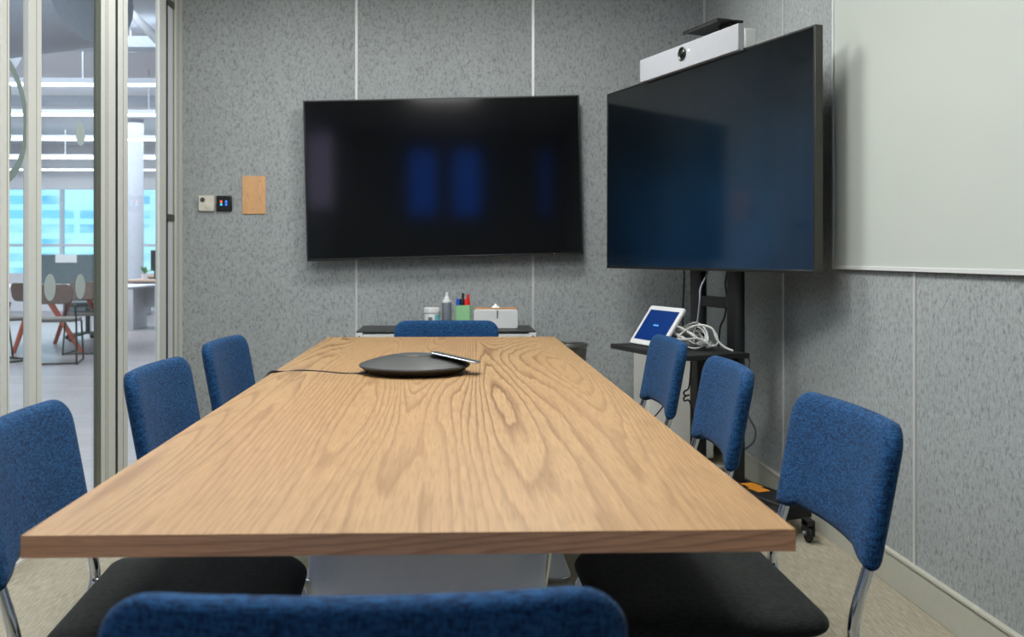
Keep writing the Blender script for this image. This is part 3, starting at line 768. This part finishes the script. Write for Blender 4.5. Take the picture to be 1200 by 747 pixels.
o = thing('ceiling_pipe', 'slim white pipe slanting under the office ceiling above the glass door', 'pipe'); MB().tube([a + (a-b)*2, a, b, b+(b-a)], .035, 12, False).build('pipe', 'white_wall', o)
q = W(158.5, 300, 15.3); o = tag(MB().lathe([(.13, 0), (.13, OZ)], 28, Matrix.Translation((q.x, q.y, 0))).build('round_column', 'column_paint'), 'round white column in the open office behind the glass door', 'column')
# trestle desk
q = W(58, 338, 10.6); dy = q.y
o = thing('trestle_desk', 'office desk with slanted orange wooden legs beyond the glass partition', 'desk', (q.x, dy, 0))
box('desktop', 'desk_white', -1.15, .85, -.1, 1.3, .715, .74, o, bevel=.003)
for yy in (.05, 1.15):
    for x0_, x1_ in ((-.10, .34), (-.18, -.42)):
        MB().tube([(x0_, yy, .71), (x1_, yy, 0)], [.034, .024], 12, False).build('leg', 'orange_wood', o)
    MB().tube([(-.36, yy, .70), (.2, yy, .70)], .02, 8, False).build('brace', 'orange_wood', o)
q = W(84, 300, 11.2); dvx = q.x
o = thing('desk_divider', 'dark grey green felt screen standing behind the trestle desk', 'divider', (dvx, q.y, 0))
box('panel', 'divider', -.42, .42, 0, .04, .76, 1.11, o, bevel=.01); box('post', 'office_metal', -.35, -.3, .005, .035, .74, .8, o); box('post', 'office_metal', .30, .35, .005, .035, .74, .8, o)
o = thing('desk_divider', 'dark grey screen standing past the end of the desk with the orange legs', 'divider', (dvx-.6, q.y+2.2, 0))
box('panel', 'divider', -.4, .45, 0, .04, .25, .72, o, bevel=.01); box('post', 'office_metal', -.05, .0, .005, .035, 0, .36, o)
q2 = W(74, 301, 11.1)
o = tag(MB().box(-.13, .12, -.003, .0, -.06, .035).build('paper_sheet', 'white_plastic', loc=(q2.x, q.y, 1.075)), 'white paper sheet hooked on the dark desk divider', 'paper')
# wire sled chairs
def sled(label):
    r = thing('sled_chair', label, 'chair', group='sled chairs in the office')
    MB().prism(rounded(.44, .43, .08), .425, .46, Matrix.Translation((0, .22, 0))).build('seat', 'grey_fabric', r, bevel=.01)
    MB().prism(rounded(.36, .20, .07), -.01, .01, Matrix.Translation((0, -.02, .71)) @ Matrix.Rotation(radians(80), 4, 'X')).build('backrest', 'brown_leather', r, bevel=.006)
    for sx in (-1, 1):
        MB().tube([(.2*sx, -.02, .60), (.21*sx, .0, .42), (.22*sx, -.06, .02), (.22*sx, .0, .010), (.22*sx, .40, .010), (.22*sx, .46, .02), (.21*sx, .40, .42)], .010, 8, True, 5).build('sled_frame', 'black_metal', r, smooth=60)
    MB().tube([(-.22, .0, .01), (.22, .0, .01)], .010, 8, False).build('floor_bar', 'black_metal', r)
    MB().tube([(-.21, .40, .42), (.21, .40, .42)], .010, 8, False).build('seat_bar', 'black_metal', r)
    return r
q = W(63, 427, 9.5); s0 = sled('grey wire sled chair in the office, nearest the glass partition'); s0.location = (q.x, q.y, 0); s0.rotation_euler = (0, 0, .25)
q = W(100, 415, 10.5); dup(s0, (q.x, q.y, 0), .1, 'grey wire sled chair in front of the orange desk leg')
q = W(24, 420, 10.0); dup(s0, (q.x, q.y, 0), 2.6, 'grey wire sled chair beyond the ring emblem on the glass')
# task chair
q = W(103, 395, 12.3)
o = thing('task_chair', 'dark swivel chair behind the wire sled chairs', 'chair', (q.x, q.y, 0), .5)
MB().prism(rounded(.48, .46, .1), .44, .50).build('seat', 'divider', o, bevel=.02)
MB().prism(rounded(.44, .5, .1), -.02, .02, Matrix.Translation((0, -.24, .82)) @ Matrix.Rotation(radians(82), 4, 'X')).build('backrest', 'divider', o, bevel=.01)
MB().tube([(0, -.24, .62), (0, -.26, .46), (0, -.05, .42)], .018, 8).build('back_arm', 'black_metal', o)
MB().lathe([(.03, .08), (.03, .44)], 12).build('column', 'black_metal', o)
for i in range(5):
    a = 2*pi*i/5
    l = MB().tube([(0, 0, .10), (.28*cos(a), .28*sin(a), .06)], .018, 8, False).build('star_leg', 'black_metal', o)
    MB().lathe([(.028, -.02), (.028, .02)], 12, Matrix.Translation((.28*cos(a), .28*sin(a), .028)) @ RX).build('wheel', 'black_soft', l)
# white desks seen through the door
for i, (px, dc, lab) in enumerate(((171, 14.0, 'white office desk with slab legs, seen through the glass door'), (176, 17.3, 'second white office desk behind the first, towards the windows'))):
    q = W(px, 390, dc)
    o = thing('office_desk', lab, 'desk', (q.x, q.y, 0), group='white office desks')
    box('desktop', 'desk_wood', -.32, 1.5, -.05, .75, .705, .74, o, bevel=.004)
    for xx in (-.24, .18, .62, 1.4): box('leg', 'desk_white', xx-.05, xx+.05, .0, .65, 0, .705, o)
    box('modesty_panel', 'desk_white', -.2, 1.4, .6, .62, .3, .70, o)
for i, (px, dc, lab) in enumerate(((178, 14.5, 'dark monitor on the white desk behind the glass door'), (190, 14.5, 'second dark monitor beside it on the white desk'))):
    q = W(px, 300, dc)
    o = thing('monitor', lab, 'monitor', (q.x, q.y, .741), group='monitors on the office desk')
    box('display', 'bezel', -.02, .11, 0, .03, .12, .44, o, bevel=.004); box('neck', 'black_metal', .03, .07, .005, .025, .0, .13, o); box('foot', 'black_metal', -.02, .12, -.06, .08, 0, .01, o)
q = W(174, 300, 14.3)
o = thing('desk_plant', 'tiny green plant on the white office desk', 'plant', (q.x-.02, q.y-.12, .741))
MB().lathe([(.04, 0), (.05, .08)], 16).build('pot', 'desk_white', o)
pl = MB()
for i in range(14):
    a = random.random()*6.28; e = .5+random.random(); l = .1+.06*random.random()
    b = Vector((cos(a)*cos(e), sin(a)*cos(e), sin(e)))*l; sd = Vector((-sin(a), cos(a), 0))*.02
    pl.add([(0, 0, .08), tuple(b*.6+sd+Vector((0, 0, .08))), tuple(b+Vector((0, 0, .08))), tuple(b*.6-sd+Vector((0, 0, .08)))], [(0, 1, 2, 3)])
pl.build('leaves', 'plant_green', o)

# ------------------------------------------------------------------ lights
def area(name, loc, sx, sy, power, col, parent=None, rot=(0, 0, 0), spread=180):
    l = bpy.data.lights.new(name, 'AREA'); l.shape = 'RECTANGLE'; l.size = sx; l.size_y = sy; l.energy = power; l.color = col; l.spread = radians(spread)
    o = bpy.data.objects.new(name, l); C.objects.link(o); o.location = loc; o.rotation_euler = rot
    if parent: o.parent = parent
    return o
for (x, y, sx, sy, pw, lab) in ((.30, 4.05, .5, .5, 25, 'square ceiling light before the turned television'), (-.1, 2.7, .6, .6, 31, 'square ceiling light over the middle of the table'),
                           (-.1, 1.5, .6, .6, 40, 'square ceiling light over the near end of the table'), (-.95, 4.3, .4, .4, 12, 'small square ceiling light near the glass door')):
    o = thing('ceiling_light', lab, 'light', (x, y, ZC), group='square ceiling lights')
    MB().box(-sx/2-.02, sx/2+.02, -sy/2-.02, -sy/2, -.012, 0).box(-sx/2-.02, sx/2+.02, sy/2, sy/2+.02, -.012, 0).box(-sx/2-.02, -sx/2, -sy/2, sy/2, -.012, 0).box(sx/2, sx/2+.02, -sy/2, sy/2, -.012, 0).build('frame', 'alu', o)
    box('diffuser', 'panel_light', -sx/2, sx/2, -sy/2, sy/2, -.006, -.001, o, smooth=0)
    area('lamp', (0, 0, -.014), sx, sy, pw, (1, 1, .99), o)
for (x, y, sx, sy, pw) in ((-5, 9, 5, 4, 270), (-6, 14.5, 7, 4, 420), (-4, 4, 4, 4, 110), (-4, -1.5, 4, 3, 90)):
    area('office_lamp', (x, y, OZ-.06), sx, sy, pw, (.86, .93, 1.0))
w = bpy.data.worlds.new('World'); bpy.context.scene.world = w; w.use_nodes = True
w.node_tree.nodes['Background'].inputs[0].default_value = (.45, .75, 1, 1); w.node_tree.nodes['Background'].inputs[1].default_value = .8

# ------------------------------------------------------------------ camera
cd = bpy.data.cameras.new('camera'); cam = bpy.data.objects.new('camera', cd); C.objects.link(cam)
cam.location = (0, 0, CAMZ); cam.rotation_euler = (pi/2, 0, -TH)
cd.sensor_width = 36; cd.lens = F/1200*36; cd.shift_x = (600-563)/1200; cd.shift_y = -(373.5-300)/1200
cd.clip_start = .05; cd.clip_end = 100
cd.dof.use_dof = True; cd.dof.focus_distance = 2.7; cd.dof.aperture_fstop = 5.6
sc = bpy.context.scene; sc.camera = cam
sc.view_settings.view_transform = 'Standard'; sc.view_settings.look = 'None'; sc.view_settings.exposure = 0
sc.cycles.use_denoising = True
sc.cycles.max_bounces = 8; sc.cycles.transparent_max_bounces = 16; sc.cycles.sample_clamp_indirect = 6
